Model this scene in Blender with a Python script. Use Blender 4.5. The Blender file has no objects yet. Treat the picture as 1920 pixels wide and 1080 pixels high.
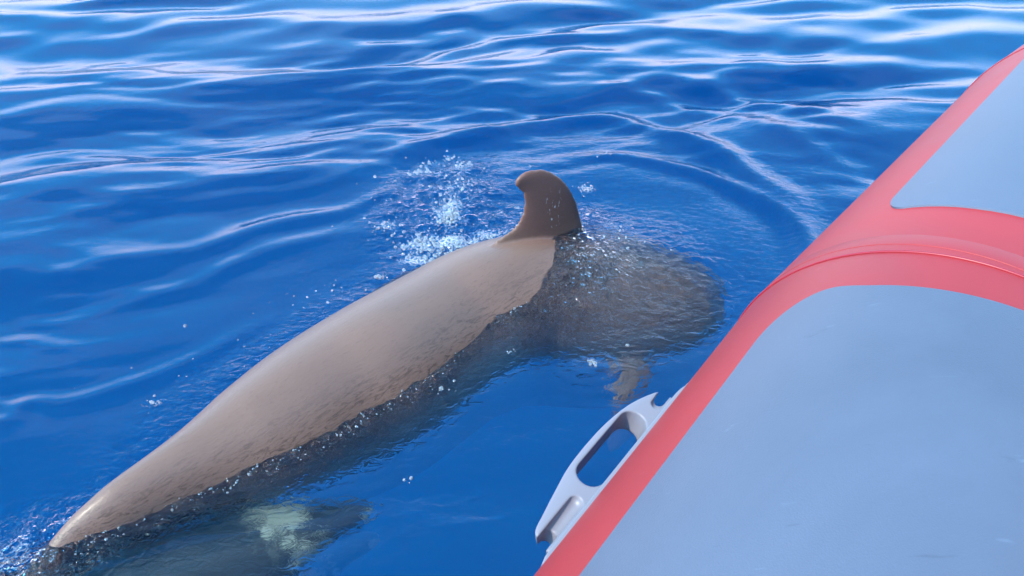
import bpy, bmesh, math, random
import numpy as np
from mathutils import Vector, Matrix

random.seed(7)
RNG = np.random.default_rng(11)
scene = bpy.context.scene
COL = scene.collection
rad = math.radians

# ------------------------------------------------------------------ camera
cam_data = bpy.data.cameras.new('camera')
cam_data.sensor_width = 36.0
cam_data.lens = 28.26
cam_data.clip_start = 0.02
cam_data.clip_end = 3000.0
cam = bpy.data.objects.new('camera', cam_data)
COL.objects.link(cam)
cam.location = (0.0, 0.0, 1.4)
cam.rotation_euler = (rad(90 - 35), 0.0, 0.0)
scene.camera = cam

# ------------------------------------------------------------------ sky and sun
SUN_ELEV, SUN_AZ = rad(50), rad(-128)          # azimuth clockwise from +Y
world = bpy.data.worlds.new('World')
scene.world = world
world.use_nodes = True
nt = world.node_tree
nt.nodes.clear()
w_out = nt.nodes.new('ShaderNodeOutputWorld')
w_bg = nt.nodes.new('ShaderNodeBackground')
w_sky = nt.nodes.new('ShaderNodeTexSky')
w_sky.sky_type = 'NISHITA'
w_sky.sun_disc = False
w_sky.sun_elevation = SUN_ELEV
w_sky.sun_rotation = SUN_AZ
w_sky.air_density = 1.0
w_sky.dust_density = 0.6
w_sky.ozone_density = 1.0
w_co = nt.nodes.new('ShaderNodeTexCoord')
w_map = nt.nodes.new('ShaderNodeMapping')
w_map.inputs['Scale'].default_value = (1.0, 1.0, 4.0)
w_noise = nt.nodes.new('ShaderNodeTexNoise')
w_noise.inputs['Scale'].default_value = 1.7
w_noise.inputs['Detail'].default_value = 6.0
w_noise.inputs['Roughness'].default_value = 0.55
w_ramp = nt.nodes.new('ShaderNodeValToRGB')
w_ramp.color_ramp.elements[0].position = 0.47
w_ramp.color_ramp.elements[1].position = 0.68
w_mix = nt.nodes.new('ShaderNodeMix')
w_mix.data_type = 'RGBA'
w_mix.inputs[7].default_value = (8.8, 8.5, 10.0, 1.0)      # thin cloud veil
nt.links.new(w_co.outputs['Generated'], w_map.inputs['Vector'])
nt.links.new(w_map.outputs['Vector'], w_noise.inputs['Vector'])
nt.links.new(w_noise.outputs['Fac'], w_ramp.inputs['Fac'])
w_mul = nt.nodes.new('ShaderNodeMath'); w_mul.operation = 'MULTIPLY'; w_mul.inputs[1].default_value = 0.16
nt.links.new(w_ramp.outputs['Color'], w_mul.inputs[0])
nt.links.new(w_mul.outputs[0], w_mix.inputs[0])
w_tint = nt.nodes.new('ShaderNodeMix'); w_tint.data_type = 'RGBA'; w_tint.blend_type = 'MULTIPLY'
w_tint.inputs[0].default_value = 1.0; w_tint.inputs[7].default_value = (.48, 1.04, 1.15, 1.0)    # clear, deep blue air
w_sep = nt.nodes.new('ShaderNodeSeparateXYZ'); nt.links.new(w_co.outputs['Generated'], w_sep.inputs[0])
w_el = nt.nodes.new('ShaderNodeMapRange'); w_el.inputs['From Min'].default_value = 0.0; w_el.inputs['From Max'].default_value = 0.80
nt.links.new(w_sep.outputs['Z'], w_el.inputs['Value'])
w_tm = nt.nodes.new('ShaderNodeMix'); w_tm.data_type = 'RGBA'
w_tm.inputs[6].default_value = (.56, 1.62, 1.95, 1.0); w_tm.inputs[7].default_value = (.32, 1.28, 1.42, 1.0)   # pale haze low down, clear blue above
nt.links.new(w_el.outputs[0], w_tm.inputs[0]); nt.links.new(w_tm.outputs[2], w_tint.inputs[7])
nt.links.new(w_sky.outputs['Color'], w_tint.inputs[6])
w_hz = nt.nodes.new('ShaderNodeMapRange'); w_hz.interpolation_type = 'SMOOTHSTEP'
w_hz.inputs['From Min'].default_value = 0.05; w_hz.inputs['From Max'].default_value = 0.40; w_hz.inputs['To Min'].default_value = .95; w_hz.inputs['To Max'].default_value = 0.0
nt.links.new(w_sep.outputs['Z'], w_hz.inputs['Value'])
w_hm = nt.nodes.new('ShaderNodeMix'); w_hm.data_type = 'RGBA'; w_hm.inputs[7].default_value = (5.0, 4.9, 6.2, 1.0)     # sea haze low in the sky
nt.links.new(w_hz.outputs[0], w_hm.inputs[0]); nt.links.new(w_tint.outputs[2], w_hm.inputs[6])
nt.links.new(w_hm.outputs[2], w_mix.inputs[6])
nt.links.new(w_mix.outputs[2], w_bg.inputs['Color'])
w_bg.inputs['Strength'].default_value = 0.15
nt.links.new(w_bg.outputs['Background'], w_out.inputs['Surface'])

sun_data = bpy.data.lights.new('sun', 'SUN')
sun_data.energy = 2.4
sun_data.angle = rad(1.5)
sun_data.color = (1.0, 0.90, 0.78)
sun = bpy.data.objects.new('sun', sun_data)
COL.objects.link(sun)
sdir = Vector((math.sin(SUN_AZ) * math.cos(SUN_ELEV), math.cos(SUN_AZ) * math.cos(SUN_ELEV), math.sin(SUN_ELEV)))
sun.rotation_euler = sdir.to_track_quat('Z', 'Y').to_euler()

vs = scene.view_settings
vs.view_transform = 'Standard'
vs.look = 'None'
vs.exposure = 1.75
vs.gamma = 1.0
vs.use_curve_mapping = False
scene.render.engine = 'CYCLES'
scene.cycles.use_denoising = True
scene.cycles.max_bounces = 10
scene.cycles.transmission_bounces = 8
scene.cycles.caustics_refractive = True
scene.cycles.caustics_reflective = False
scene.cycles.sample_clamp_indirect = 6.0


# ------------------------------------------------------------------ helpers
def link(name, mesh, mat=None, parent=None, smooth=True):
    o = bpy.data.objects.new(name, mesh)
    COL.objects.link(o)
    if mat is not None:
        mesh.materials.append(mat)
    if smooth:
        mesh.polygons.foreach_set('use_smooth', [True] * len(mesh.polygons))
    if parent is not None:
        o.parent = parent
    return o


def tag(o, label=None, category=None, group=None, kind=None):
    if label: o['label'] = label
    if category: o['category'] = category
    if group: o['group'] = group
    if kind: o['kind'] = kind
    return o


def pydata(name, verts, faces):
    m = bpy.data.meshes.new(name)
    m.from_pydata([tuple(map(float, v)) for v in verts], [], [tuple(map(int, f)) for f in faces])
    m.update()
    return m


def new_mat(name):
    m = bpy.data.materials.new(name)
    m.use_nodes = True
    t = m.node_tree
    return m, t, t.nodes['Principled BSDF'], t.nodes['Material Output']


def catmull(P, n):
    P = np.asarray(P, float)
    Q = np.vstack([2 * P[0] - P[1], P, 2 * P[-1] - P[-2]])
    out = []
    m = len(P) - 1
    for i in range(n):
        u = i / (n - 1) * m
        j = min(int(u), m - 1)
        t = u - j
        a, b, c, d = Q[j], Q[j + 1], Q[j + 2], Q[j + 3]
        out.append(0.5 * (2 * b + (c - a) * t + (2 * a - 5 * b + 4 * c - d) * t * t + (3 * b - a - 3 * c + d) * t ** 3))
    return np.array(out)


_T = RNG.uniform(0, 2 * math.pi, 8192)
_GX, _GY = np.cos(_T), np.sin(_T)


def perlin(x, y, seed=0):
    x0 = np.floor(x); y0 = np.floor(y)
    fx = x - x0; fy = y - y0
    xi = x0.astype(np.int64); yi = y0.astype(np.int64)

    def g(ix, iy, dx, dy):
        h = ((ix * 73856093) ^ (iy * 19349663) ^ (seed * 83492791))
        h = (h ^ (h >> 13)) & 8191
        return _GX[h] * dx + _GY[h] * dy
    u = fx * fx * fx * (fx * (fx * 6 - 15) + 10)
    v = fy * fy * fy * (fy * (fy * 6 - 15) + 10)
    a = g(xi, yi, fx, fy); b = g(xi + 1, yi, fx - 1, fy)
    c = g(xi, yi + 1, fx, fy - 1); d = g(xi + 1, yi + 1, fx - 1, fy - 1)
    return (a * (1 - u) + b * u) * (1 - v) + (c * (1 - u) + d * u) * v


def line_dist(x, y, pts):
    """distance to a polyline, and the 0..1 position along it"""
    best = np.full(x.shape, 1e9); pos = np.zeros(x.shape)
    pts = np.asarray(pts, float)
    seg = np.linalg.norm(pts[1:] - pts[:-1], axis=1)
    cum = np.concatenate([[0], np.cumsum(seg)])
    for i in range(len(seg)):
        a = pts[i]; e = (pts[i + 1] - a) / seg[i]
        t = np.clip((x - a[0]) * e[0] + (y - a[1]) * e[1], 0, seg[i])
        d = np.hypot(x - a[0] - e[0] * t, y - a[1] - e[1] * t)
        k = d < best
        best = np.where(k, d, best)
        pos = np.where(k, (cum[i] + t) / cum[-1], pos)
    return best, pos


def smooth01(t):
    t = np.clip(t, 0, 1)
    return t * t * (3 - 2 * t)


# ------------------------------------------------------------------ the sea surface
NEAR_LINE = [(-1.02, 1.02), (-.93, 1.07), (-.73, 1.21), (-.46, 1.39), (-.25, 1.60), (-.12, 1.84), (.03, 1.94), (.07, 2.21), (.23, 2.36)]
FAR_LINE = [(-.94, 1.12), (-.77, 1.53), (-.5, 1.9), (-.2, 2.2), (0.0, 2.33), (.2, 2.42)]
CRESTS = [  # polyline, height, half width
    (catmull([(.21, 3.25), (-.13, 3.10), (-.46, 2.88), (-.81, 2.74), (-1.27, 2.55), (-1.64, 2.38)], 30), .020, .085),
    (catmull([(-.54, 2.83), (-.71, 2.65), (-1.0, 2.55), (-1.31, 2.42), (-1.67, 2.21)], 25), .013, .055),
    (catmull([(-.40, 2.65), (-.58, 2.47), (-.84, 2.36), (-1.01, 2.21), (-1.28, 2.12), (-1.53, 1.94)], 25), .014, .055),
    (catmull([(-.57, 2.31), (-.82, 2.18), (-.96, 2.03), (-1.2, 1.92)], 20), .011, .05),
    (catmull([(-1.5, 1.33), (-1.26, 1.43), (-1.21, 1.50), (-1.10, 1.51), (-.89, 1.63), (-.7, 1.84)], 24), .011, .04),
    (catmull([(-.43, 2.95), (-.02, 3.18), (.39, 3.27), (.74, 3.02), (.95, 2.65), (1.0, 2.31), (.95, 2.0)], 36), .036, .075),
    (catmull([(.08, 2.83), (.40, 2.88), (.70, 2.78), (.86, 2.61), (.94, 2.42), (.96, 2.20), (.90, 1.95)], 36), .026, .05),
    (catmull([(.43, 3.68), (.75, 3.75), (1.17, 3.42), (1.47, 3.13), (1.61, 3.02)], 25), .022, .09),
    (catmull([(.05, 3.62), (.5, 3.60), (.95, 3.30), (1.2, 2.95), (1.35, 2.6)], 25), .013, .07),
]
_waves = []
for i in range(84):
    lam = math.exp(RNG.uniform(math.log(.085), math.log(1.5)))
    ang = rad(90 + 10) + RNG.normal() * (.20 + .12 * (lam < .4))
    _waves.append((lam, math.cos(ang), math.sin(ang), .0040 * lam ** .82, RNG.uniform(0, 6.283)))


def turbulence(x, y):
    """where the animal has just broken the surface (0..1)"""
    a = np.exp(-(((x + .24) / .24) ** 2 + ((y - 2.50) / .36) ** 2) ** 1.6)
    b = np.exp(-(((x - .30) / .36) ** 2 + ((y - 2.12) / .36) ** 2) ** 1.8)
    dn, _ = line_dist(x, y, NEAR_LINE)
    df, _ = line_dist(x, y, FAR_LINE)
    n = np.exp(-(dn / .085) ** 2)
    f = np.exp(-(df / .10) ** 2)
    tail = np.exp(-(((x + 1.05) / .13) ** 2 + ((y - 1.03) / .12) ** 2))
    return a, b, n, f, tail


def sea_height(x, y, step=None):
    if step is None:
        step = np.full(x.shape, .01)
    wx = x + .22 * perlin(x * .7, y * .7, 1) + .05 * perlin(x * 2.3, y * 2.3, 2)
    wy = y + .28 * perlin(x * .6 + 7, y * .9, 3) + .06 * perlin(x * 2.1, y * 2.9 + 3, 4)
    h = np.zeros(x.shape)
    gust = .8 + .9 * perlin(x * .45 + 3.3, y * .6 + 1.7, 5)
    for lam, cx, cy, A, ph in _waves:
        fade = np.clip(1.6 - step * 7 / lam, 0, 1)
        s = np.cos((cx * wx + cy * wy) * (2 * math.pi / lam) + ph)
        h += A * fade * (s + .08 * s * s) * (gust if lam < .6 else 1.0)
    for sx_, sy_, am, sd in ((1.6, 4.2, .0085, 51), (3.1, 8.5, .0048, 52), (6.5, 16, .0024, 53), (13, 27, .0010, 54)):
        fade = np.clip(1.6 - step * sy_ * 5, 0, 1)
        q_ = perlin(wx * sx_ + .25 * wy * sx_, wy * sy_ - .15 * wx * sy_, sd)
        h += am * fade * (q_ + .35 * (.3 - np.abs(q_)))
    r = np.hypot(x - .15, y - 2.1)
    calm = .50 + .50 * smooth01((r - .75) / .9)
    calm = calm * (.62 + .38 * smooth01((np.hypot(x + .4, y - 1.2) - .5) / 1.0))
    h *= calm
    db, _ = line_dist(x, y, [(-1.1, .95), (-.93, 1.11), (-.45, 1.66), (-.17, 1.98), (.14, 2.16), (.6, 2.2)])
    h *= .06 + .94 * smooth01((db - .22) / .5)
    near = (np.abs(x) < 4) & (y > .2) & (y < 6)
    xs, ys = x[near], y[near]
    add = np.zeros(xs.shape)
    for pts, A, w in CRESTS:
        wob = .03 * perlin(xs * 3.1, ys * 3.1, 9)
        d, t = line_dist(xs + wob, ys + wob, pts)
        amp = A * np.sin(math.pi * np.clip(t, .02, .98)) ** .5
        add += amp * (np.exp(-(d / w) ** 2) - .45 * np.exp(-(d / (2.1 * w)) ** 2))
    a, b, n, f, tl = turbulence(xs, ys)
    dnl, _ = line_dist(xs, ys, NEAR_LINE)
    fine = np.zeros(xs.shape)
    for sc, am, sd in ((9, .026, 21), (19, .016, 22), (37, .009, 23), (70, .004, 24)):
        px = perlin(xs * sc, ys * sc * .8, sd)
        fine += am * (.6 * px + .6 * (.28 - np.abs(px)))
    fine2 = np.zeros(xs.shape)
    for sc, am, sd in ((11, .0060, 31), (26, .0042, 32), (52, .0026, 33)):
        fine2 += am * perlin(xs * sc, ys * sc, sd)
    add += fine * np.clip(a + .22 * f + .5 * tl, 0, 1) + fine2 * np.clip(1.2 * b + 1.7 * n + .3 * f, 0, 1.7)
    rc = np.hypot(xs - .42, (ys - 1.98) * 1.1) + .03 * perlin(xs * 6, ys * 6, 41)
    add += .0012 * (.5 + 1.4 * perlin(xs * 4, ys * 4, 43)) * np.cos(rc * 2 * math.pi / .042) * np.exp(-((rc - .14) / .11) ** 2)
    rc = np.hypot(xs - .20, (ys - 1.62) * 1.1) + .025 * perlin(xs * 7, ys * 7, 42)
    add += .0009 * (.5 + 1.4 * perlin(xs * 6, ys * 6, 44)) * np.cos(rc * 2 * math.pi / .038) * np.exp(-((rc - .10) / .08) ** 2)
    # water drawn up a little along the animal, and spilling over its shoulders
    add += .006 * f - .016 * np.exp(-(dnl / .16) ** 2) * smooth01((2.0 - ys) / .3) + .022 * np.exp(-(((xs - .42) / .26) ** 2 + ((ys - 2.20) / .22) ** 2))
    add += .052 * np.exp(-(((xs - .205) / .16) ** 2 + ((ys - 2.14) / .20) ** 2) ** 1.5)
    h[near] += add
    return h


def graded(lo, hi, step, grow_lo, grow_hi, end_lo, end_hi):
    c = list(np.arange(lo, hi, step))
    s, v = step, c[-1]
    up = []
    while v < end_hi:
        s *= grow_hi; v += s; up.append(v)
    s, v = step, c[0]
    dn = []
    while v > end_lo:
        s *= grow_lo; v -= s; dn.append(v)
    return np.array(dn[::-1] + c + up)


gx = graded(-1.45, 1.15, .0065, 1.022, 1.022, -900, 900)
gy = graded(.95, 2.75, .0065, 1.06, 1.0085, -900, 4.0)
s = gy[-1] - gy[-2]; v = gy[-1]; ext = []
while v < 1500:
    s *= 1.025; v += s; ext.append(v)
gy = np.concatenate([gy, ext])
X, Y = np.meshgrid(gx, gy)
SX, SY = np.meshgrid(np.gradient(gx), np.gradient(gy))
STEP = np.maximum(SX, SY)
Z = sea_height(X, Y, STEP)
ny, nx = X.shape
wm = bpy.data.meshes.new('sea')
co = np.stack([X, Y, Z], -1).reshape(-1, 3)
wm.vertices.add(nx * ny)
wm.vertices.foreach_set('co', co.ravel())
idx = np.arange(nx * ny).reshape(ny, nx)
quads = np.stack([idx[:-1, :-1], idx[:-1, 1:], idx[1:, 1:], idx[1:, :-1]], -1).reshape(-1, 4)
wm.loops.add(quads.size)
wm.loops.foreach_set('vertex_index', quads.ravel())
wm.polygons.add(len(quads))
wm.polygons.foreach_set('loop_start', np.arange(0, quads.size, 4))
wm.polygons.foreach_set('loop_total', np.full(len(quads), 4))
wm.update(calc_edges=True)
ta, tb, tn, tf, ttl = turbulence(X.ravel(), Y.ravel())
film = np.clip(1.0 * tn + .15 * tb + .8 * np.exp(-(((X.ravel() - .17) / .16) ** 2 + ((Y.ravel() - 2.06) / .24) ** 2)) + .12 * tf + .3 * ttl, 0, 1)
at = wm.attributes.new('film', 'FLOAT', 'POINT'); at.data.foreach_set('value', film.astype(np.float32))
rip = np.clip(.05 + .85 * ta + .45 * tb + .9 * tn + .3 * tf + .5 * ttl, 0, 1)
ring = np.hypot(X.ravel() - .4, Y.ravel() - 2.35)
nearb, _ = line_dist(X.ravel(), Y.ravel(), [(-1.0, .95), (-.3, 1.25), (.2, 1.6), (.6, 1.95)])
rip = np.maximum(rip, .15 * np.exp(-(((X.ravel() - 1.1) / 1.1) ** 2 + ((Y.ravel() - 2.9) / .8) ** 2)))
rip = np.maximum(rip, .30 * np.exp(-(nearb / .35) ** 2))
rip = np.maximum(rip, .20 * np.exp(-((ring - .55) / .5) ** 2))
at = wm.attributes.new('ripple', 'FLOAT', 'POINT'); at.data.foreach_set('value', rip.astype(np.float32))
xf, yf = X.ravel(), Y.ravel()
foam_core = np.zeros(xf.shape)
for fx, fy, rx, ry, am in ((-.22, 2.47, .05, .16, .9), (-.19, 2.26, .12, .045, 1.0), (-.30, 2.24, .05, .05, .9), (-.30, 2.14, .07, .03, .9), (-.08, 2.30, .07, .03, .8),
                           (.27, 2.62, .04, .035, .8), (-.20, 2.80, .05, .05, .7), (-.42, 2.36, .04, .05, .6), (-1.04, 1.05, .07, .07, .6), (.30, 2.34, .12, .05, .45), (-.35, 2.78, .04, .08, .5)):
    foam_core = np.maximum(foam_core, am * np.exp(-(((xf - fx) / rx) ** 2 + ((yf - fy) / ry) ** 2)))
at = wm.attributes.new('foam', 'FLOAT', 'POINT'); at.data.foreach_set('value', foam_core.astype(np.float32))

wmat, t, pb, out = new_mat('sea_water')
t.nodes.remove(pb)
N = t.nodes.new
geo = N('ShaderNodeNewGeometry')
a_rip = N('ShaderNodeAttribute'); a_rip.attribute_name = 'ripple'
a_fo = N('ShaderNodeAttribute'); a_fo.attribute_name = 'foam'
mp = N('ShaderNodeMapping'); mp.inputs['Scale'].default_value = (28, 46, 30); mp.inputs['Rotation'].default_value = (0, 0, rad(12))
nz = N('ShaderNodeTexNoise'); nz.inputs['Scale'].default_value = 1.0; nz.inputs['Detail'].default_value = 3.0; nz.inputs['Roughness'].default_value = .55
nz.inputs['Distortion'].default_value = .6; nz.noise_dimensions = '2D'
t.links.new(geo.outputs['Position'], mp.inputs['Vector']); t.links.new(mp.outputs['Vector'], nz.inputs['Vector'])
bmp = N('ShaderNodeBump'); bmp.inputs['Distance'].default_value = .013
t.links.new(a_rip.outputs['Fac'], bmp.inputs['Strength']); t.links.new(nz.outputs['Fac'], bmp.inputs['Height'])
a_fi = N('ShaderNodeAttribute'); a_fi.attribute_name = 'film'
nf = N('ShaderNodeTexVoronoi'); nf.feature = 'F1'; nf.voronoi_dimensions = '2D'; nf.inputs['Scale'].default_value = 62
nfd = N('ShaderNodeTexNoise'); nfd.inputs['Scale'].default_value = 25; nfd.inputs['Detail'].default_value = 2; nfd.noise_dimensions = '2D'
t.links.new(geo.outputs['Position'], nfd.inputs['Vector'])
nfa = N('ShaderNodeVectorMath'); nfa.operation = 'MULTIPLY_ADD'; nfa.inputs[1].default_value = (.05, .05, .05)
t.links.new(nfd.outputs['Color'], nfa.inputs[0]); t.links.new(geo.outputs['Position'], nfa.inputs[2]); t.links.new(nfa.outputs[0], nf.inputs['Vector'])
bm2 = N('ShaderNodeBump'); bm2.inputs['Distance'].default_value = .013
t.links.new(a_fi.outputs['Fac'], bm2.inputs['Strength']); t.links.new(nf.outputs['Distance'], bm2.inputs['Height']); t.links.new(bmp.outputs['Normal'], bm2.inputs['Normal'])
bmp = bm2
fre = N('ShaderNodeFresnel'); fre.inputs['IOR'].default_value = 1.345
t.links.new(bmp.outputs['Normal'], fre.inputs['Normal'])
glo = N('ShaderNodeBsdfGlossy'); glo.inputs['Roughness'].default_value = .035
t.links.new(bmp.outputs['Normal'], glo.inputs['Normal'])
ref = N('ShaderNodeBsdfRefraction'); ref.inputs['IOR'].default_value = 1.333; ref.inputs['Roughness'].default_value = .0
ref.inputs['Color'].default_value = (.93, .97, 1, 1)
t.links.new(bmp.outputs['Normal'], ref.inputs['Normal'])
dif = N('ShaderNodeBsdfDiffuse'); dif.inputs['Color'].default_value = (.003, .11, .30, 1)
m1 = N('ShaderNodeMixShader'); m1.inputs[0].default_value = .98
trn = N('ShaderNodeBsdfTransparent'); trn.inputs['Color'].default_value = (.93, .97, 1, 1)   # thin, straight-through share: lets the sun in
m0 = N('ShaderNodeMixShader'); m0.inputs[0].default_value = .12
t.links.new(ref.outputs[0], m0.inputs[1]); t.links.new(trn.outputs[0], m0.inputs[2])
t.links.new(dif.outputs[0], m1.inputs[1]); t.links.new(m0.outputs[0], m1.inputs[2])
m2 = N('ShaderNodeMixShader')
t.links.new(fre.outputs[0], m2.inputs[0]); t.links.new(m1.outputs[0], m2.inputs[1]); t.links.new(glo.outputs[0], m2.inputs[2])
# aerated water: lacy white foam
fn = N('ShaderNodeTexVoronoi'); fn.feature = 'DISTANCE_TO_EDGE'; fn.voronoi_dimensions = '2D'; fn.inputs['Scale'].default_value = 62
fn2 = N('ShaderNodeTexNoise'); fn2.inputs['Scale'].default_value = 30; fn2.inputs['Detail'].default_value = 4
t.links.new(geo.outputs['Position'], fn.inputs['Vector']); t.links.new(geo.outputs['Position'], fn2.inputs['Vector'])
ma = N('ShaderNodeMath'); ma.operation = 'MULTIPLY_ADD'; ma.inputs[1].default_value = -1.6; ma.inputs[2].default_value = .05
t.links.new(fn.outputs['Distance'], ma.inputs[0])
mb = N('ShaderNodeMath'); mb.operation = 'ADD'; t.links.new(ma.outputs[0], mb.inputs[0]); t.links.new(fn2.outputs['Fac'], mb.inputs[1])
mc = N('ShaderNodeMath'); mc.operation = 'ADD'; t.links.new(mb.outputs[0], mc.inputs[0]); t.links.new(a_fo.outputs['Fac'], mc.inputs[1])
mr = N('ShaderNodeMapRange'); mr.inputs['From Min'].default_value = .78; mr.inputs['From Max'].default_value = 1.35; mr.inputs['To Max'].default_value = .6
t.links.new(mc.outputs[0], mr.inputs['Value'])
fd = N('ShaderNodeBsdfDiffuse'); fd.inputs['Color'].default_value = (.40, .43, .48, 1); t.links.new(bmp.outputs['Normal'], fd.inputs['Normal'])
m3 = N('ShaderNodeMixShader')
t.links.new(mr.outputs[0], m3.inputs[0]); t.links.new(m2.outputs[0], m3.inputs[1]); t.links.new(fd.outputs[0], m3.inputs[2])
t.links.new(m3.outputs[0], out.inputs['Surface'])
va = N('ShaderNodeVolumeAbsorption'); va.inputs['Color'].default_value = (.55, .77, .93, 1); va.inputs['Density'].default_value = .27
t.links.new(va.outputs[0], out.inputs['Volume'])
sea = link('sea', wm, wmat)
tag(sea, 'deep blue rippling sea around the surfacing animal', 'water', kind='structure')

bm_ = pydata('deep_water_stand_in', [(-900, -900, -7), (900, -900, -7), (900, 1500, -7), (-900, 1500, -7)], [(0, 1, 2, 3)])  # added sheet, coloured to stand in for blue light scattered up from deep water
smat, t, pb, out = new_mat('upwelling_blue')
pb.inputs['Base Color'].default_value = (.001, .148, .255, 1); pb.inputs['Roughness'].default_value = 1.0; pb.inputs['Specular IOR Level'].default_value = 0
sb = link('deep_water_stand_in', bm_, smat)
tag(sb, 'added blue sheet standing in for light rising from deep water', 'deep_water_stand_in', kind='structure')


# ------------------------------------------------------------------ inflatable boat
def make_plain(name, colr, rough, bump=0.0, scale=300.0, spec=.5, vary=.08):
    m, t, p, o = new_mat(name)
    n1 = t.nodes.new('ShaderNodeTexNoise'); n1.inputs['Scale'].default_value = 5.0; n1.inputs['Detail'].default_value = 6
    g = t.nodes.new('ShaderNodeNewGeometry')
    t.links.new(g.outputs['Position'], n1.inputs['Vector'])
    mx = t.nodes.new('ShaderNodeMix'); mx.data_type = 'RGBA'
    mx.inputs[6].default_value = tuple(c * (1 - vary) for c in colr) + (1,)
    mx.inputs[7].default_value = tuple(min(1, c * (1 + vary)) for c in colr) + (1,)
    t.links.new(n1.outputs['Fac'], mx.inputs[0]); t.links.new(mx.outputs[2], p.inputs['Base Color'])
    p.inputs['Roughness'].default_value = rough; p.inputs['Specular IOR Level'].default_value = spec
    if bump:
        n2 = t.nodes.new('ShaderNodeTexNoise'); n2.inputs['Scale'].default_value = scale; n2.inputs['Detail'].default_value = 2
        t.links.new(g.outputs['Position'], n2.inputs['Vector'])
        b = t.nodes.new('ShaderNodeBump'); b.inputs['Strength'].default_value = bump; b.inputs['Distance'].default_value = .001
        t.links.new(n2.outputs['Fac'], b.inputs['Height']); t.links.new(b.outputs['Normal'], p.inputs['Normal'])
    return m


red = make_plain('red_coated_fabric', (.275, .019, .020), .45, .12, 500, .36, .05)
red_dark = make_plain('red_seam', (.24, .006, .016), .4)
panel_mat = make_plain('blue_grey_panel', (.072, .083, .120), .48, .5, 420, .5, .04)
def age_panel(m, pale_c, dark_c):
    t = m.node_tree; p = t.nodes['Principled BSDF']; N = t.nodes.new
    g = N('ShaderNodeNewGeometry')
    base = [l for l in t.links if l.to_node == p and l.to_socket.name == 'Base Color'][0].from_socket
    st = N('ShaderNodeTexNoise'); st.inputs['Scale'].default_value = 2.2; st.inputs['Detail'].default_value = 8; st.inputs['Roughness'].default_value = .62; st.inputs['Distortion'].default_value = .4
    t.links.new(g.outputs['Position'], st.inputs['Vector'])
    mr = N('ShaderNodeMapRange'); mr.inputs['From Min'].default_value = .35; mr.inputs['From Max'].default_value = .7; mr.inputs['To Min'].default_value = .90; mr.inputs['To Max'].default_value = 1.14
    t.links.new(st.outputs['Fac'], mr.inputs['Value'])
    mu = N('ShaderNodeVectorMath'); mu.operation = 'SCALE'; t.links.new(base, mu.inputs[0]); t.links.new(mr.outputs[0], mu.inputs['Scale'])
    last = mu.outputs[0]
    # scuffs: short pale and dark hairlines in a few patches
    for sc_, rot, thr, colr, amt in ((60, 40, .70, pale_c, .22), (75, -25, .71, dark_c, .28)):
        mp = N('ShaderNodeMapping'); mp.inputs['Rotation'].default_value = (rad(20), rad(15), rad(rot)); mp.inputs['Scale'].default_value = (.08, 1, 1)
        t.links.new(g.outputs['Position'], mp.inputs['Vector'])
        n1 = N('ShaderNodeTexNoise'); n1.inputs['Scale'].default_value = sc_; n1.inputs['Detail'].default_value = 3; t.links.new(mp.outputs[0], n1.inputs['Vector'])
        r1 = N('ShaderNodeMapRange'); r1.inputs['From Min'].default_value = thr; r1.inputs['From Max'].default_value = thr + .05; r1.inputs['To Max'].default_value = amt
        t.links.new(n1.outputs['Fac'], r1.inputs['Value'])
        mx = N('ShaderNodeMix'); mx.data_type = 'RGBA'; mx.inputs[7].default_value = colr
        t.links.new(r1.outputs[0], mx.inputs[0]); t.links.new(last, mx.inputs[6]); last = mx.outputs[2]
    t.links.new(last, p.inputs['Base Color'])
    rr = N('ShaderNodeMapRange'); rr.inputs['To Min'].default_value = .38; rr.inputs['To Max'].default_value = .62; t.links.new(st.outputs['Fac'], rr.inputs['Value'])
    t.links.new(rr.outputs[0], p.inputs['Roughness'])


age_panel(panel_mat, (.14, .18, .24, 1), (.03, .04, .06, 1))
age_panel(red, (.34, .07, .09, 1), (.14, .012, .02, 1))
plastic = make_plain('lavender_grey_plastic', (.175, .168, .20), .40, .08, 600, .5, .03)
bv = plastic.node_tree.nodes.new('ShaderNodeBevel'); bv.samples = 6; bv.inputs['Radius'].default_value = .006
for lk in list(plastic.node_tree.links):
    if lk.to_node.type == 'BSDF_PRINCIPLED' and lk.to_socket.name == 'Normal':
        plastic.node_tree.links.new(bv.outputs[0], lk.from_node.inputs['Normal'])
deck_mat = make_plain('deck_grey', (.30, .31, .33), .6, .3, 200)
hull_mat = make_plain('hull_white', (.7, .7, .7), .3)

R = .377
TUBE0 = np.array([-.020, .015, .291])


def frame(az, tilt):
    d = np.array([math.sin(az) * math.cos(tilt), math.cos(az) * math.cos(tilt), math.sin(tilt)])
    n = np.array([math.cos(az), -math.sin(az), 0.0])
    return d, n, np.cross(n, d)


AZ_A, TI_A = .645, .061
AZ_B, TI_B = rad(40.5), rad(1.0)
dA, nA, kA = frame(AZ_A, TI_A)
dB, nB, kB = frame(AZ_B, TI_B)
S0 = 1.248
JA = TUBE0 + dA * S0
LB = 1.33
JB = JA + dB * LB
boat = bpy.data.objects.new('inflatable_boat', None)
COL.objects.link(boat)
boat.location = (0.9, 0.2, 0.0)
bpy.context.view_layer.update()
tag(boat, 'red inflatable boat with blue grey panels beside the animal', 'boat')


def blink(name, mesh, mat, parent=None, smooth=True):
    o = link(name, mesh, mat, parent or boat, smooth)
    if parent is None:
        o.matrix_parent_inverse = boat.matrix_world.inverted()
    return o


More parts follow.
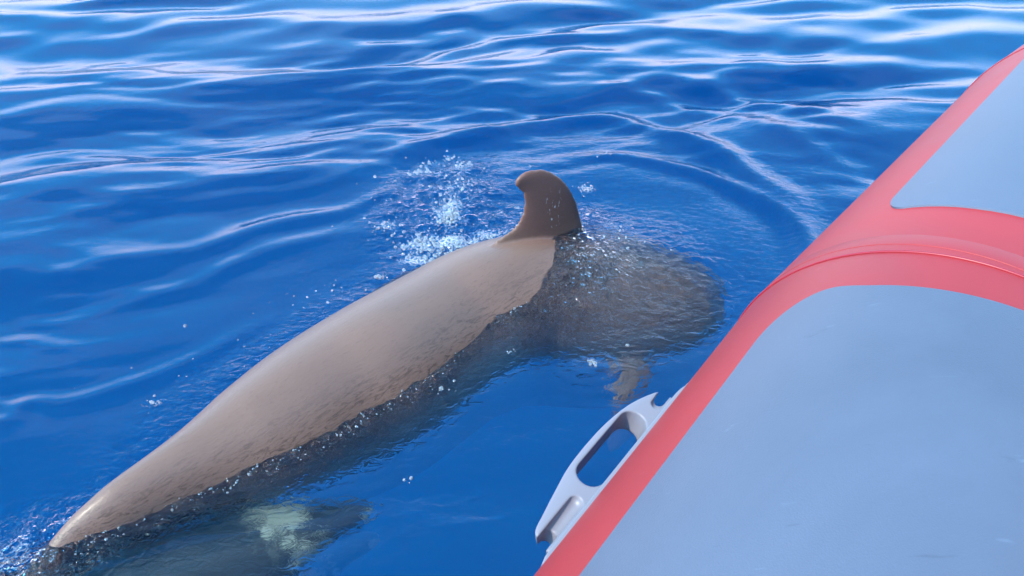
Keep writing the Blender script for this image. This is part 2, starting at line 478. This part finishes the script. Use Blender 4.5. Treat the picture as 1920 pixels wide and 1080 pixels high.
# path of the tube: port side, round the bow, back on the starboard side
path = [TUBE0 + dA * v for v in (-2.6, -1.6, -.6, .3)] + [JA, JB]
az, ti, p = AZ_B, TI_B, JB
centre = JA + nA * 1.05
for add, ln in ((6, .55), (15, .45), (26, .40), (40, .36), (56, .32), (72, .28)):
    dd, _, _ = frame(AZ_B + rad(add), rad(3))
    p = p + dd * ln
    if (p - centre) @ nA > -.08:
        break
    path.append(p)
port = list(path)


def mirror(q):
    return q - 2 * ((q - centre) @ nA) * nA


tip = port[-1]
mid = .5 * (tip + mirror(tip)) + dA * .06
path = port + [mid] + [mirror(q) for q in port[::-1]]
path = np.array(path)
SEG = 96
verts, faces = [], []
M = len(path)
for i in range(M):
    a = path[i] - path[i - 1] if i > 0 else path[1] - path[0]
    b = path[i + 1] - path[i] if i < M - 1 else a
    dd = a / np.linalg.norm(a) + b / np.linalg.norm(b); dd /= np.linalg.norm(dd)
    n = np.cross(dd, (0, 0, 1)); n /= np.linalg.norm(n)
    k = np.cross(n, dd)
    for j in range(SEG):
        th = 2 * math.pi * j / SEG
        verts.append(path[i] + R * (math.cos(th) * n + math.sin(th) * k))
for i in range(M - 1):
    for j in range(SEG):
        j2 = (j + 1) % SEG
        faces.append((i * SEG + j, i * SEG + j2, (i + 1) * SEG + j2, (i + 1) * SEG + j))
faces.append(tuple(range(SEG)))
faces.append(tuple((M - 1) * SEG + j for j in reversed(range(SEG))))
tube = blink('tube', pydata('tube', verts, faces), red)
md = tube.modifiers.new('edge', 'EDGE_SPLIT'); md.split_angle = rad(60)


def rounded(th, th_edge, r_th):
    t = np.clip((th_edge - th) / r_th, 0, 1)
    return 1 - math.sqrt(max(0.0, 1 - (1 - t) ** 2))


def panel_mesh(c, d, n, k, th_hi, th_lo, lo_f, hi_f, lift=.003):
    # columns crowd together at the rounded edge
    u = np.concatenate([th_hi - 16 * np.linspace(0, 1, 26) ** 2, np.linspace(th_hi - 17, th_lo, 50)])
    V, Fc = [], []
    inner = 34
    for i, th in enumerate(u):
        lo, hi = lo_f(th), hi_f(th)
        a = rad(th)
        ss = [lo] + list(np.linspace(lo + .002, hi - .002, inner)) + [hi]
        for j, sv in enumerate(ss):
            edge = i in (0, len(u) - 1) or j in (0, len(ss) - 1)
            rr = R + (-.003 if edge else lift)
            V.append(c + d * sv + rr * (math.cos(a) * n + math.sin(a) * k))
    w = inner + 2
    for i in range(len(u) - 1):
        for j in range(w - 1):
            Fc.append((i * w + j, i * w + j + 1, (i + 1) * w + j + 1, (i + 1) * w + j))
    return pydata('panel', V, Fc)


blink('panel', panel_mesh(TUBE0, dA, nA, kA, 131.6, 30,
                          lambda th: -1.1, lambda th: 1.138 + max(0, 112 - th) * .0009 - .14 * rounded(th, 131.6, 14)), panel_mat)
blink('panel', panel_mesh(JA, dB, nB, kB, 124.6, 30,
                          lambda th: .157 + max(0, 100 - th) * .0005 + .07 * rounded(th, 124.6, 6),
                          lambda th: LB - .10), panel_mat)


for o_ in boat.children:
    if o_.name.startswith('panel'):
        md = o_.modifiers.new('edge', 'EDGE_SPLIT'); md.split_angle = rad(25)


def ring_mesh(c, d, n, k, r_major, r_minor):
    V, Fc = [], []
    A, B = 160, 8
    for i in range(A):
        th = 2 * math.pi * i / A
        e = math.cos(th) * n + math.sin(th) * k
        for j in range(B):
            ph = 2 * math.pi * j / B
            V.append(c + e * (r_major + r_minor * math.cos(ph)) + d * r_minor * 1.3 * math.sin(ph))
    for i in range(A):
        for j in range(B):
            Fc.append((i * B + j, i * B + (j + 1) % B, ((i + 1) % A) * B + (j + 1) % B, ((i + 1) % A) * B + j))
    return pydata('seam', V, Fc)


def band_mesh(c, d, n, k, s0, s1, lift):
    V, Fc = [], []
    A = 160
    prof = [(s0, -.002), (s0, lift * .8), (s0 + .001, lift), (s1 - .004, lift), (s1, -.001)]
    for i in range(A):
        th = 2 * math.pi * i / A
        e = math.cos(th) * n + math.sin(th) * k
        for sv, l in prof:
            V.append(c + d * sv + e * (R + l))
    w = len(prof)
    for i in range(A):
        for j in range(w - 1):
            Fc.append((i * w + j, i * w + j + 1, ((i + 1) % A) * w + j + 1, ((i + 1) % A) * w + j))
    return pydata('band', V, Fc)


blink('seam', ring_mesh(JA, dA, nA, kA, R + .0002, .0022), red_dark)
blink('seam', ring_mesh(JB, dB, nB, kB, R + .0002, .0022), red_dark)
blink('reinforcing_band', band_mesh(JA, dB, nB, kB, .002, .042, .0004), red)

# deck and hull between the tubes
dv, df = [], []
for q in port:
    for zz in (.17, -.12):
        dv.append((q[0], q[1], zz))
for q in port:
    m_ = mirror(q)
    for zz in (.17, -.12):
        dv.append((m_[0], m_[1], zz))
K = len(port)
for i in range(K - 1):
    a0, a1, b0, b1 = 2 * i, 2 * i + 2, 2 * (K + i), 2 * (K + i + 1)
    df.append((a0, b0, b1, a1))
blink('deck', pydata('deck', dv, df), deck_mat, smooth=False)
hv, hf = [], []
for i, q in enumerate(port):
    m_ = mirror(q); c_ = .5 * (q + m_)
    hv += [(q[0], q[1], .05), (c_[0], c_[1], -.38 + .25 * (i / K) ** 3), (m_[0], m_[1], .05)]
for i in range(K - 1):
    for j in (0, 1):
        hf.append((3 * i + j, 3 * i + j + 1, 3 * i + 3 + j + 1, 3 * i + 3 + j))
hf.append((0, 1, 2))
blink('hull', pydata('hull', hv, hf), hull_mat, smooth=False)

# moulded grab handle on the outer side of the tube
TH = rad(166)
h_r = math.cos(TH) * nA + math.sin(TH) * kA
h_w = -math.sin(TH) * nA + math.cos(TH) * kA      # points down the outer side
h_o = TUBE0 + h_r * R


def hp(u, v, w):
    return h_o + dA * u + h_r * v + h_w * w


def prism(name, outline, w0, w1, bevel=0.0, segs=3, draft=0.0):
    bm = bmesh.new()
    cu = sum(p[0] for p in outline) / len(outline); cv = sum(p[1] for p in outline) / len(outline)
    top = [bm.verts.new(hp(u, v, w0)) for u, v in outline]
    bot = [bm.verts.new(hp(cu + (u - cu) * (1 - draft), cv + (v - cv) * (1 - draft), w1)) for u, v in outline]
    n_ = len(outline)
    bm.faces.new(top); bm.faces.new(bot[::-1])
    for i in range(n_):
        bm.faces.new((top[i], bot[i], bot[(i + 1) % n_], top[(i + 1) % n_]))
    bmesh.ops.recalc_face_normals(bm, faces=bm.faces)
    if bevel:
        es = [e for e in bm.edges if (e.verts[0] in top and e.verts[1] in top) or (e.verts[0] in bot and e.verts[1] in bot)]
        bmesh.ops.bevel(bm, geom=es, offset=bevel, segments=segs, affect='EDGES', profile=.5)
    m = bpy.data.meshes.new(name); bm.to_mesh(m); bm.free()
    return m


arc = catmull([(.628, .030), (.638, .042), (.666, .0485), (.708, .057), (.760, .066), (.817, .0685), (.876, .0665), (.937, .057), (.989, .037), (.994, .028)], 44)
lens = [tuple(q) for q in arc] + [(1.0, .010), (1.004, -.03), (.63, -.03), (.622, .012)]
body_m = prism('handle_body', lens, .0, .048, .003, 2, .10)
body_o = bpy.data.objects.new('handle_body_tmp', body_m); COL.objects.link(body_o)
cutters = []


def stadium(u0, u1, v0, v1, n_=12):
    pts = []
    rv = (v1 - v0) / 2; cv = (v0 + v1) / 2
    for i in range(n_ + 1):
        a = -math.pi / 2 + math.pi * i / n_
        pts.append((u1 - rv + rv * math.cos(a) * 1.0, cv + rv * math.sin(a)))
    for i in range(n_ + 1):
        a = math.pi / 2 + math.pi * i / n_
        pts.append((u0 + rv + rv * math.cos(a), cv + rv * math.sin(a)))
    return pts


cutters.append(prism('cut', stadium(.750, .930, .0075, .0575), -.02, .09, 0, 3, .12))


def capsule(u0, w0, u1, w1, v, r):
    bm = bmesh.new()
    a = hp(u0, v, w0); b = hp(u1, v, w1)
    e = (b - a); ln = np.linalg.norm(e); e /= ln
    s1 = h_r - e * (h_r @ e); s1 /= np.linalg.norm(s1); s2 = np.cross(e, s1)
    rings = []
    for q in range(5):
        f = math.pi / 2 * q / 5
        rings.append((a - e * r * math.cos(f), r * math.sin(f)) if q else (a - e * r * .999, r * .05))
    rings += [(a, r), (b, r)]
    for q in range(1, 6):
        f = math.pi / 2 * q / 5
        rings.append((b + e * r * math.sin(f), max(r * math.cos(f), r * .05)))
    vs_ = [[bm.verts.new(c + rr * (math.cos(2 * math.pi * j / 20) * s1 + math.sin(2 * math.pi * j / 20) * s2)) for j in range(20)] for c, rr in rings]
    for i in range(len(vs_) - 1):
        for j in range(20):
            bm.faces.new((vs_[i][j], vs_[i][(j + 1) % 20], vs_[i + 1][(j + 1) % 20], vs_[i + 1][j]))
    bm.faces.new(vs_[0][::-1]); bm.faces.new(vs_[-1])
    bmesh.ops.recalc_face_normals(bm, faces=bm.faces)
    m = bpy.data.meshes.new('cut'); bm.to_mesh(m); bm.free()
    return m


cutters.append(prism('cut', stadium(.972, 1.10, .0118, .0325), -.03, .10, 0, 3, .021))
cutters.append(prism('cut', stadium(.52, .662, .0115, .0335), -.031, .101, 0, 3, .023))
cutters.append(capsule(.716, -.001, .575, .009, .0222, .0116))
cutters.append(capsule(.968, -.002, 1.08, .0213, .0219, .0102))
for c in cutters:
    before = body_o.data
    co_ = bpy.data.objects.new('cut', c); COL.objects.link(co_)
    m = body_o.modifiers.new('b', 'BOOLEAN'); m.operation = 'DIFFERENCE'; m.object = co_; m.solver = 'EXACT'
    bpy.context.view_layer.update()
    got = bpy.data.meshes.new_from_object(body_o.evaluated_get(bpy.context.evaluated_depsgraph_get()))
    body_o.modifiers.clear()
    if len(got.vertices) > 20:
        body_o.data = got
    bpy.data.objects.remove(co_)
res = body_o.data
bpy.data.objects.remove(body_o)
res.name = 'grab_handle'
handle = blink('grab_handle', res, plastic)
md = handle.modifiers.new('tri', 'TRIANGULATE')
md = handle.modifiers.new('edge', 'EDGE_SPLIT'); md.split_angle = rad(30)
handle['label'] = 'lavender grey moulded plastic grab handle on the tube'
fl_out = [(.600, .0035), (.612, .0068), (.63, .0075), (1.005, .0075), (1.022, .006), (1.036, .0025), (1.036, -.03), (.600, -.03)]
fl = link('flange', prism('flange', fl_out, -.008, .050, .0018, 2), plastic, handle, False)
fl2_out = [(.600, .0), (.606, .0018), (1.033, .0018), (1.040, .0), (1.040, -.03), (.595, -.03)]
fl2 = link('flange', prism('flange', fl2_out, -.0155, .057, .001, 2), plastic, handle, False)


# ------------------------------------------------------------------ the whale
def loft(rings):
    V, Fc = [], []
    w = len(rings[0])
    for r_ in rings:
        V += list(r_)
    for i in range(len(rings) - 1):
        for j in range(w):
            j2 = (j + 1) % w
            Fc.append((i * w + j, i * w + j2, (i + 1) * w + j2, (i + 1) * w + j))
    Fc.append(tuple(range(w - 1, -1, -1)))
    Fc.append(tuple((len(rings) - 1) * w + j for j in range(w)))
    return V, Fc


def body_rings(stations, n=110, seg=56, ridge=.0):
    S = catmull(stations, n)
    rings = []
    for i in range(n):
        c = S[i, :3]
        e = S[min(i + 1, n - 1), :3] - S[max(i - 1, 0), :3]; e /= np.linalg.norm(e)
        side = np.cross(e, (0, 0, 1)); side /= np.linalg.norm(side)
        up = np.cross(side, e)
        a, b = max(S[i, 3], .004), max(S[i, 4], .004)
        ring = []
        for j in range(seg):
            th = 2 * math.pi * j / seg
            cs, sn = math.cos(th), math.sin(th)
            lift = 1.0 + ridge * max(0, sn) ** 10
            ring.append(c + side * a * cs + up * b * sn * lift)
        rings.append(ring)
    return rings


def blade(lead, trail, origin, e_dir, up, nrm, thick, n=26, seg=18):
    """fin: rows of lens shaped sections between a leading and a trailing curve (coords along e_dir, up)"""
    Lc, Tc = catmull(lead, n), catmull(trail, n)
    rings = []
    for i in range(n):
        l, tr = Lc[i], Tc[i]
        ch = np.linalg.norm(l - tr)
        tk = min(thick * (1 - .60 * i / n), .30 * ch + .004)
        ring = []
        for j in range(seg):
            th = 2 * math.pi * j / seg
            x = .5 - .5 * math.cos(th)
            y = math.sin(th) * tk * .5 * (1.25 - .5 * x)
            q = l + (tr - l) * x
            ring.append(origin + e_dir * q[0] + up * q[1] + nrm * y)
        rings.append(ring)
    return rings


def merge_mesh(name, parts):
    V, Fc = [], []
    for rings in parts:
        v_, f_ = loft(rings)
        o = len(V)
        V += v_; Fc += [tuple(i + o for i in f) for f in f_]
    m = pydata(name, V, Fc)
    bm = bmesh.new(); bm.from_mesh(m); bmesh.ops.recalc_face_normals(bm, faces=bm.faces); bm.to_mesh(m); bm.free()
    return m


ST = [(-1.10, .93, -.175, .030, .034), (-1.02, 1.015, -.122, .034, .052), (-.939, 1.103, -.062, .036, .068), (-.874, 1.160, -.050, .054, .102), (-.777, 1.266, -.06, .086, .130), (-.681, 1.382, -.10, .143, .193),
      (-.584, 1.497, -.135, .191, .239), (-.489, 1.613, -.165, .222, .266), (-.387, 1.723, -.18, .242, .279), (-.295, 1.840, -.19, .248, .275),
      (-.20, 1.955, -.20, .250, .275), (-.10, 2.045, -.205, .255, .285), (.02, 2.125, -.225, .262, .292), (.14, 2.165, -.262, .268, .288), (.26, 2.18, -.295, .265, .282),
      (.38, 2.19, -.315, .25, .268), (.50, 2.20, -.36, .222, .246), (.60, 2.205, -.395, .18, .20), (.675, 2.205, -.415, .12, .13), (.705, 2.205, -.42, .06, .065), (.715, 2.205, -.42, .02, .02)]
parts = [body_rings(ST, 150, 72, .035)]
f_e = np.array([.854, .521, 0.0]); f_n = np.array([.521, -.854, 0.0]); Zup = np.array([0, 0, 1.0])
f_o = np.array([-.017, 2.130, 0.0])
parts.append(blade([(.315, -.10), (.300, .02), (.282, .088), (.259, .157), (.221, .225), (.187, .262), (.147, .292), (.108, .306), (.070, .309), (.044, .299), (.033, .287)],
                   [(-.16, -.10), (-.085, .055), (-.040, .098), (.019, .121), (.043, .144), (.058, .172), (.063, .200), (.060, .228), (.046, .252), (.033, .266), (.029, .277)],
                   f_o, f_e, Zup, f_n, .027, 40, 22))
# right and left flippers
for sgn in (1, -1):
    root = np.array([.40, 2.19 - sgn * .17, -.44]); tipv = np.array([-.10, -sgn * .27, -.14])
    L_ = np.linalg.norm(tipv); u_ = tipv / L_
    ch = np.array([1.0, -.1 * sgn, -.15]); ch -= u_ * (ch @ u_); ch /= np.linalg.norm(ch)
    parts.append(blade([(.055, -.02), (.06, .07), (.045, .14), (.015, .20), (-.01, .225)], [(-.055, -.02), (-.05, .06), (-.045, .13), (-.035, .19), (-.02, .22)], root, ch, u_, np.cross(ch, u_), .04, 18, 16))
# tail flukes
t_o = np.array([-1.075, .955, -.165]); t_ax = np.array([.68, .733, .35]); t_ax /= np.linalg.norm(t_ax)
t_sd = np.array([.733, -.68, 0.0])
for sgn in (1, -1):
    parts.append(blade([(.09, -.01), (.07, .09), (.02, .18), (-.045, .26), (-.075, .285)], [(-.075, -.01), (-.065, .08), (-.075, .17), (-.095, .25), (-.09, .283)], t_o, t_ax, t_sd * sgn, np.cross(t_ax, t_sd * sgn), .035, 20, 16))
whale_m = merge_mesh('whale', parts)


def skin_material(name, base, dark, pale=None, pale_spots=()):
    m, t, p, o = new_mat(name)
    N = t.nodes.new
    g = N('ShaderNodeNewGeometry')
    mp = N('ShaderNodeMapping'); mp.vector_type = 'POINT'
    mp.inputs['Rotation'].default_value = (0, 0, rad(-47))
    t.links.new(g.outputs['Position'], mp.inputs['Vector'])
    st = N('ShaderNodeVectorMath'); st.operation = 'MULTIPLY'; st.inputs[1].default_value = (.22, 1, 1)
    t.links.new(mp.outputs[0], st.inputs[0])
    big = N('ShaderNodeTexNoise'); big.inputs['Scale'].default_value = 6; big.inputs['Detail'].default_value = 5; big.inputs['Roughness'].default_value = .6
    fine = N('ShaderNodeTexNoise'); fine.inputs['Scale'].default_value = 210; fine.inputs['Detail'].default_value = 4; fine.inputs['Roughness'].default_value = .65; fine.inputs['Distortion'].default_value = .8
    for q in (big, fine): t.links.new(st.outputs[0], q.inputs['Vector'])
    mix = N('ShaderNodeMix'); mix.data_type = 'RGBA'; mix.inputs[6].default_value = tuple(c * .72 for c in base) + (1,); mix.inputs[7].default_value = tuple(c * 1.24 for c in base) + (1,)
    t.links.new(big.outputs['Fac'], mix.inputs[0])
    # dark hairline scratches and scuffs in patches
    msk = N('ShaderNodeMapRange'); msk.inputs['From Min'].default_value = .50; msk.inputs['From Max'].default_value = .72
    scn = N('ShaderNodeTexNoise'); scn.inputs['Scale'].default_value = 3.2; scn.inputs['Detail'].default_value = 2
    t.links.new(st.outputs[0], scn.inputs['Vector']); t.links.new(scn.outputs['Fac'], msk.inputs['Value'])
    fr = N('ShaderNodeMapRange'); fr.inputs['From Min'].default_value = .56; fr.inputs['From Max'].default_value = .72
    t.links.new(fine.outputs['Fac'], fr.inputs['Value'])
    mm = N('ShaderNodeMath'); mm.operation = 'MULTIPLY'; t.links.new(msk.outputs[0], mm.inputs[0]); t.links.new(fr.outputs[0], mm.inputs[1])
    sc = N('ShaderNodeMath'); sc.operation = 'MULTIPLY_ADD'; sc.inputs[1].default_value = .75
    fr2 = N('ShaderNodeMath'); fr2.operation = 'MULTIPLY'; fr2.inputs[1].default_value = .20; t.links.new(fr.outputs[0], fr2.inputs[0])
    sp_ = N('ShaderNodeSeparateXYZ'); t.links.new(g.outputs['Position'], sp_.inputs[0])
    lowf = N('ShaderNodeMapRange'); lowf.inputs['From Min'].default_value = .075; lowf.inputs['From Max'].default_value = .0
    t.links.new(sp_.outputs['Z'], lowf.inputs['Value'])
    sf = N('ShaderNodeTexNoise'); sf.inputs['Scale'].default_value = 95; sf.inputs['Detail'].default_value = 6; sf.inputs['Roughness'].default_value = .7; sf.inputs['Distortion'].default_value = 1.2
    t.links.new(st.outputs[0], sf.inputs['Vector'])
    sfr = N('ShaderNodeMapRange'); sfr.inputs['From Min'].default_value = .50; sfr.inputs['From Max'].default_value = .62
    t.links.new(sf.outputs['Fac'], sfr.inputs['Value'])
    sfm = N('ShaderNodeMath'); sfm.operation = 'MULTIPLY'; t.links.new(lowf.outputs[0], sfm.inputs[0]); t.links.new(sfr.outputs[0], sfm.inputs[1])
    sfm2 = N('ShaderNodeMath'); sfm2.operation = 'MULTIPLY'; sfm2.inputs[1].default_value = .62; t.links.new(sfm.outputs[0], sfm2.inputs[0])
    mx_ = N('ShaderNodeMath'); mx_.operation = 'MAXIMUM'; t.links.new(fr2.outputs[0], mx_.inputs[0]); t.links.new(sfm2.outputs[0], mx_.inputs[1])
    t.links.new(mm.outputs[0], sc.inputs[0]); t.links.new(mx_.outputs[0], sc.inputs[2])
    mix2 = N('ShaderNodeMix'); mix2.data_type = 'RGBA'; mix2.inputs[7].default_value = tuple(dark) + (1,)
    t.links.new(sc.outputs[0], mix2.inputs[0]); t.links.new(mix.outputs[2], mix2.inputs[6])
    last = mix2
    if pale is None:
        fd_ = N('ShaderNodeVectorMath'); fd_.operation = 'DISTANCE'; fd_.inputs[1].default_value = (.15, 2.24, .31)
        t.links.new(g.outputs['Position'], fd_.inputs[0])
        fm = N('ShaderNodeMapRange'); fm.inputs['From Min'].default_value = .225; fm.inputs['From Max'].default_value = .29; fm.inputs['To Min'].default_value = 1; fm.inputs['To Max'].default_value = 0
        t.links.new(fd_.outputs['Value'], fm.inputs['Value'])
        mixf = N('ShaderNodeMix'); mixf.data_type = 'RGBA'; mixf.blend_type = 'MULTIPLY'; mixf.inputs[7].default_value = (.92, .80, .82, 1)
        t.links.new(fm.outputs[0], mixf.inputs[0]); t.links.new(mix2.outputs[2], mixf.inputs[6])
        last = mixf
        off = N('ShaderNodeVectorMath'); off.operation = 'SUBTRACT'; off.inputs[1].default_value = (.125, 2.217, .155)
        t.links.new(g.outputs['Position'], off.inputs[0])
        scl = N('ShaderNodeVectorMath'); scl.operation = 'MULTIPLY'; scl.inputs[1].default_value = (24, 24, 11)
        t.links.new(off.outputs[0], scl.inputs[0])
        ln_ = N('ShaderNodeVectorMath'); ln_.operation = 'LENGTH'; t.links.new(scl.outputs[0], ln_.inputs[0])
        inr = N('ShaderNodeMapRange'); inr.inputs['From Min'].default_value = .5; inr.inputs['From Max'].default_value = 1.1; inr.inputs['To Min'].default_value = 1; inr.inputs['To Max'].default_value = 0
        t.links.new(ln_.outputs['Value'], inr.inputs['Value'])
        s2 = N('ShaderNodeVectorMath'); s2.operation = 'MULTIPLY'; s2.inputs[1].default_value = (150, 150, 55)
        t.links.new(off.outputs[0], s2.inputs[0])
        sn = N('ShaderNodeTexNoise'); sn.inputs['Scale'].default_value = 1; sn.inputs['Detail'].default_value = 2; sn.inputs['Distortion'].default_value = 1.0
        t.links.new(s2.outputs[0], sn.inputs['Vector'])
        sr = N('ShaderNodeMapRange'); sr.inputs['From Min'].default_value = .65; sr.inputs['From Max'].default_value = .70
        t.links.new(sn.outputs['Fac'], sr.inputs['Value'])
        sm_ = N('ShaderNodeMath'); sm_.operation = 'MULTIPLY'; t.links.new(inr.outputs[0], sm_.inputs[0]); t.links.new(sr.outputs[0], sm_.inputs[1])
        mixs = N('ShaderNodeMix'); mixs.data_type = 'RGBA'; mixs.inputs[7].default_value = (.5, .46, .45, 1)
        t.links.new(sm_.outputs[0], mixs.inputs[0]); t.links.new(mixf.outputs[2], mixs.inputs[6])
        last = mixs
    if pale is not None:
        pn = N('ShaderNodeTexNoise'); pn.inputs['Scale'].default_value = 20; pn.inputs['Roughness'].default_value = .7; pn.inputs['Detail'].default_value = 5
        t.links.new(g.outputs['Position'], pn.inputs['Vector'])
        pr = N('ShaderNodeMapRange'); pr.inputs['From Min'].default_value = .74; pr.inputs['From Max'].default_value = .86
        acc = pn.outputs['Fac']
        for (cx_, cy_, cz_, rr_) in pale_spots:
            dd_ = N('ShaderNodeVectorMath'); dd_.operation = 'DISTANCE'; dd_.inputs[1].default_value = (cx_, cy_, cz_)
            t.links.new(g.outputs['Position'], dd_.inputs[0])
            mg = N('ShaderNodeMapRange'); mg.inputs['From Min'].default_value = 0; mg.inputs['From Max'].default_value = rr_; mg.inputs['To Min'].default_value = .52; mg.inputs['To Max'].default_value = 0
            t.links.new(dd_.outputs['Value'], mg.inputs['Value'])
            ad_ = N('ShaderNodeMath'); ad_.operation = 'ADD'; t.links.new(acc, ad_.inputs[0]); t.links.new(mg.outputs[0], ad_.inputs[1]); acc = ad_.outputs[0]
        t.links.new(acc, pr.inputs['Value'])
        mix3 = N('ShaderNodeMix'); mix3.data_type = 'RGBA'; mix3.inputs[7].default_value = tuple(pale) + (1,)
        t.links.new(pr.outputs[0], mix3.inputs[0]); t.links.new(mix2.outputs[2], mix3.inputs[6])
        last = mix3
    t.links.new(last.outputs[2], p.inputs['Base Color'])
    wr = N('ShaderNodeMapRange'); wr.inputs['To Min'].default_value = .22; wr.inputs['To Max'].default_value = .58
    t.links.new(big.outputs['Fac'], wr.inputs['Value']); t.links.new(wr.outputs[0], p.inputs['Roughness'])
    p.inputs['Specular IOR Level'].default_value = .32
    p.inputs['Coat Weight'].default_value = .12; p.inputs['Coat Roughness'].default_value = .22; p.inputs['Coat IOR'].default_value = 1.33
    b = N('ShaderNodeBump'); b.inputs['Strength'].default_value = .6; b.inputs['Distance'].default_value = .0016
    t.links.new(fine.outputs['Fac'], b.inputs['Height']); t.links.new(b.outputs['Normal'], p.inputs['Normal'])
    return m


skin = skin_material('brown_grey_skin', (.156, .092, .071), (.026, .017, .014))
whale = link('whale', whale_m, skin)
md = whale.modifiers.new('weld', 'REMESH'); md.mode = 'VOXEL'; md.voxel_size = .0052; md.use_smooth_shade = True
md = whale.modifiers.new('soft', 'SMOOTH'); md.factor = .5; md.iterations = 6
tag(whale, 'brown grey whale with hooked dorsal fin breaking the surface', 'whale')

# a second animal, wholly under water
ST2 = [(-1.45, .93, -.50, .03, .05), (-1.2, 1.03, -.48, .09, .11), (-.95, 1.13, -.46, .13, .15), (-.75, 1.19, -.44, .135, .15), (-.58, 1.25, -.42, .12, .125), (-.46, 1.30, -.41, .085, .085), (-.38, 1.335, -.40, .045, .045), (-.33, 1.355, -.40, .032, .03), (-.29, 1.37, -.40, .012, .012)]
parts = [body_rings(ST2, 80, 40)]
parts.append(blade([(.09, -.05), (.07, .06), (.0, .14), (-.04, .16)], [(-.11, -.05), (-.06, .05), (-.055, .12), (-.05, .158)], np.array([-1.0, 1.12, -.34]), np.array([.93, .36, 0]), Zup, np.array([.36, -.93, 0]), .035, 16, 14))
for sgn in (1, -1):
    root = np.array([-.62, 1.24 - sgn * .07, -.47]); u_ = np.array([-.35 + .45 * (sgn < 0), -sgn * .85, -.25]); u_ /= np.linalg.norm(u_)
    ch = np.array([1.0, 0, 0]); ch -= u_ * (ch @ u_); ch /= np.linalg.norm(ch)
    parts.append(blade([(.05, -.02), (.05, .08), (.03, .15), (-.01, .21)], [(-.06, -.02), (-.05, .06), (-.04, .14), (-.02, .208)], root, ch, u_, np.cross(ch, u_), .03, 16, 14))
skin2 = skin_material('dark_mottled_skin', (.030, .030, .030), (.015, .015, .015), (.42, .43, .30), ((-.56, 1.26, -.25, .14), (-.45, 1.18, -.36, .12), (-.34, 1.31, -.31, .05)))
second = link('dolphin', merge_mesh('dolphin', parts), skin2)
second.location = (-.05, -.045, .09)
md = second.modifiers.new('weld', 'REMESH'); md.mode = 'VOXEL'; md.voxel_size = .008; md.use_smooth_shade = True
md = second.modifiers.new('soft', 'SMOOTH'); md.factor = .5; md.iterations = 4
tag(second, 'dark dolphin with pale patches swimming under the water', 'dolphin')


# ------------------------------------------------------------------ foam and droplets
ico = bmesh.new(); bmesh.ops.create_icosphere(ico, subdivisions=2, radius=1)
ico_v = np.array([v.co[:] for v in ico.verts]); ico_f = np.array([[v.index for v in f.verts] for f in ico.faces]); ico.free()
bub = []
CL = [  # x, y, spread x, spread y, count, mean radius
    (-.22, 2.47, .028, .085, 120, .0036), (-.215, 2.40, .02, .03, 60, .005), (-.30, 2.245, .035, .03, 70, .0045), (-.19, 2.825, .02, .02, 22, .004), (-.25, 2.90, .015, .015, 14, .0045),
    (-.33, 2.85, .02, .02, 16, .004), (-.35, 2.76, .02, .02, 16, .004), (-.42, 2.35, .025, .03, 34, .0038), (-.20, 2.215, .07, .022, 120, .0042), (-.27, 2.155, .05, .015, 60, .004), (-.10, 2.275, .05, .018, 50, .0035),
    (-.22, 2.70, .03, .04, 24, .003), (-.16, 2.65, .03, .04, 18, .003), (-.02, 2.44, .03, .03, 16, .003), (.27, 2.62, .022, .022, 26, .0032), (.36, 2.90, .02, .03, 8, .0032),
    (-.90, 1.49, .013, .008, 22, .0028), (-.405, 2.045, .014, .008, 16, .0032), (-.28, 2.55, .14, .22, 90, .0026), (.20, 2.33, .03, .015, 40, .003), (.12, 2.275, .03, .015, 26, .003), (.33, 2.26, .12, .08, 36, .0026),
    (.215, 1.64, .010, .008, 8, .004), (0.0, 1.70, .008, .006, 5, .0045), (-.24, 1.24, .004, .004, 2, .005), (-.18, 1.57, .02, .02, 8, .003), (.32, 1.72, .004, .004, 2, .005), (-.78, 1.60, .12, .10, 26, .0018),
    (-.55, 1.95, .1, .06, 22, .0018)]
for x, y, sx, sy, n_, r_ in CL:
    for _ in range(int(n_ * 2.1)):
        bub.append((x + RNG.normal() * sx, y + RNG.normal() * sy, min(.0060, .50 * r_ * math.exp(RNG.normal() * .70))))
nl = catmull(NEAR_LINE[1:], 300)
for _ in range(330):
    q = nl[RNG.integers(0, 300)] + RNG.normal(size=2) * .016 + np.array([.012, -.012])
    bub.append((q[0], q[1], .0016 * math.exp(RNG.normal() * .4)))
B = np.array(bub)
bz = sea_height(B[:, 0], B[:, 1])
V = []; Fc = []
for i, (x, y, r_) in enumerate(B):
    sc = np.array([1, 1, .75 + .3 * RNG.random()]) * r_
    V.append(ico_v * sc + np.array([x, y, bz[i] + r_ * .25 + abs(RNG.normal()) * .002]))
    Fc.append(ico_f + i * len(ico_v))
bmesh_m = pydata('foam_bubbles', np.concatenate(V), np.concatenate(Fc))
fmat, t, pb, out = new_mat('bubble_film')
pb.inputs['Base Color'].default_value = (.76, .80, .84, 1); pb.inputs['Roughness'].default_value = .06
pb.inputs['IOR'].default_value = 1.33; pb.inputs['Transmission Weight'].default_value = .85
foam = link('foam', bmesh_m, fmat)
tag(foam, 'white foam bubbles and droplets on the water around the fin', 'foam', kind='stuff')
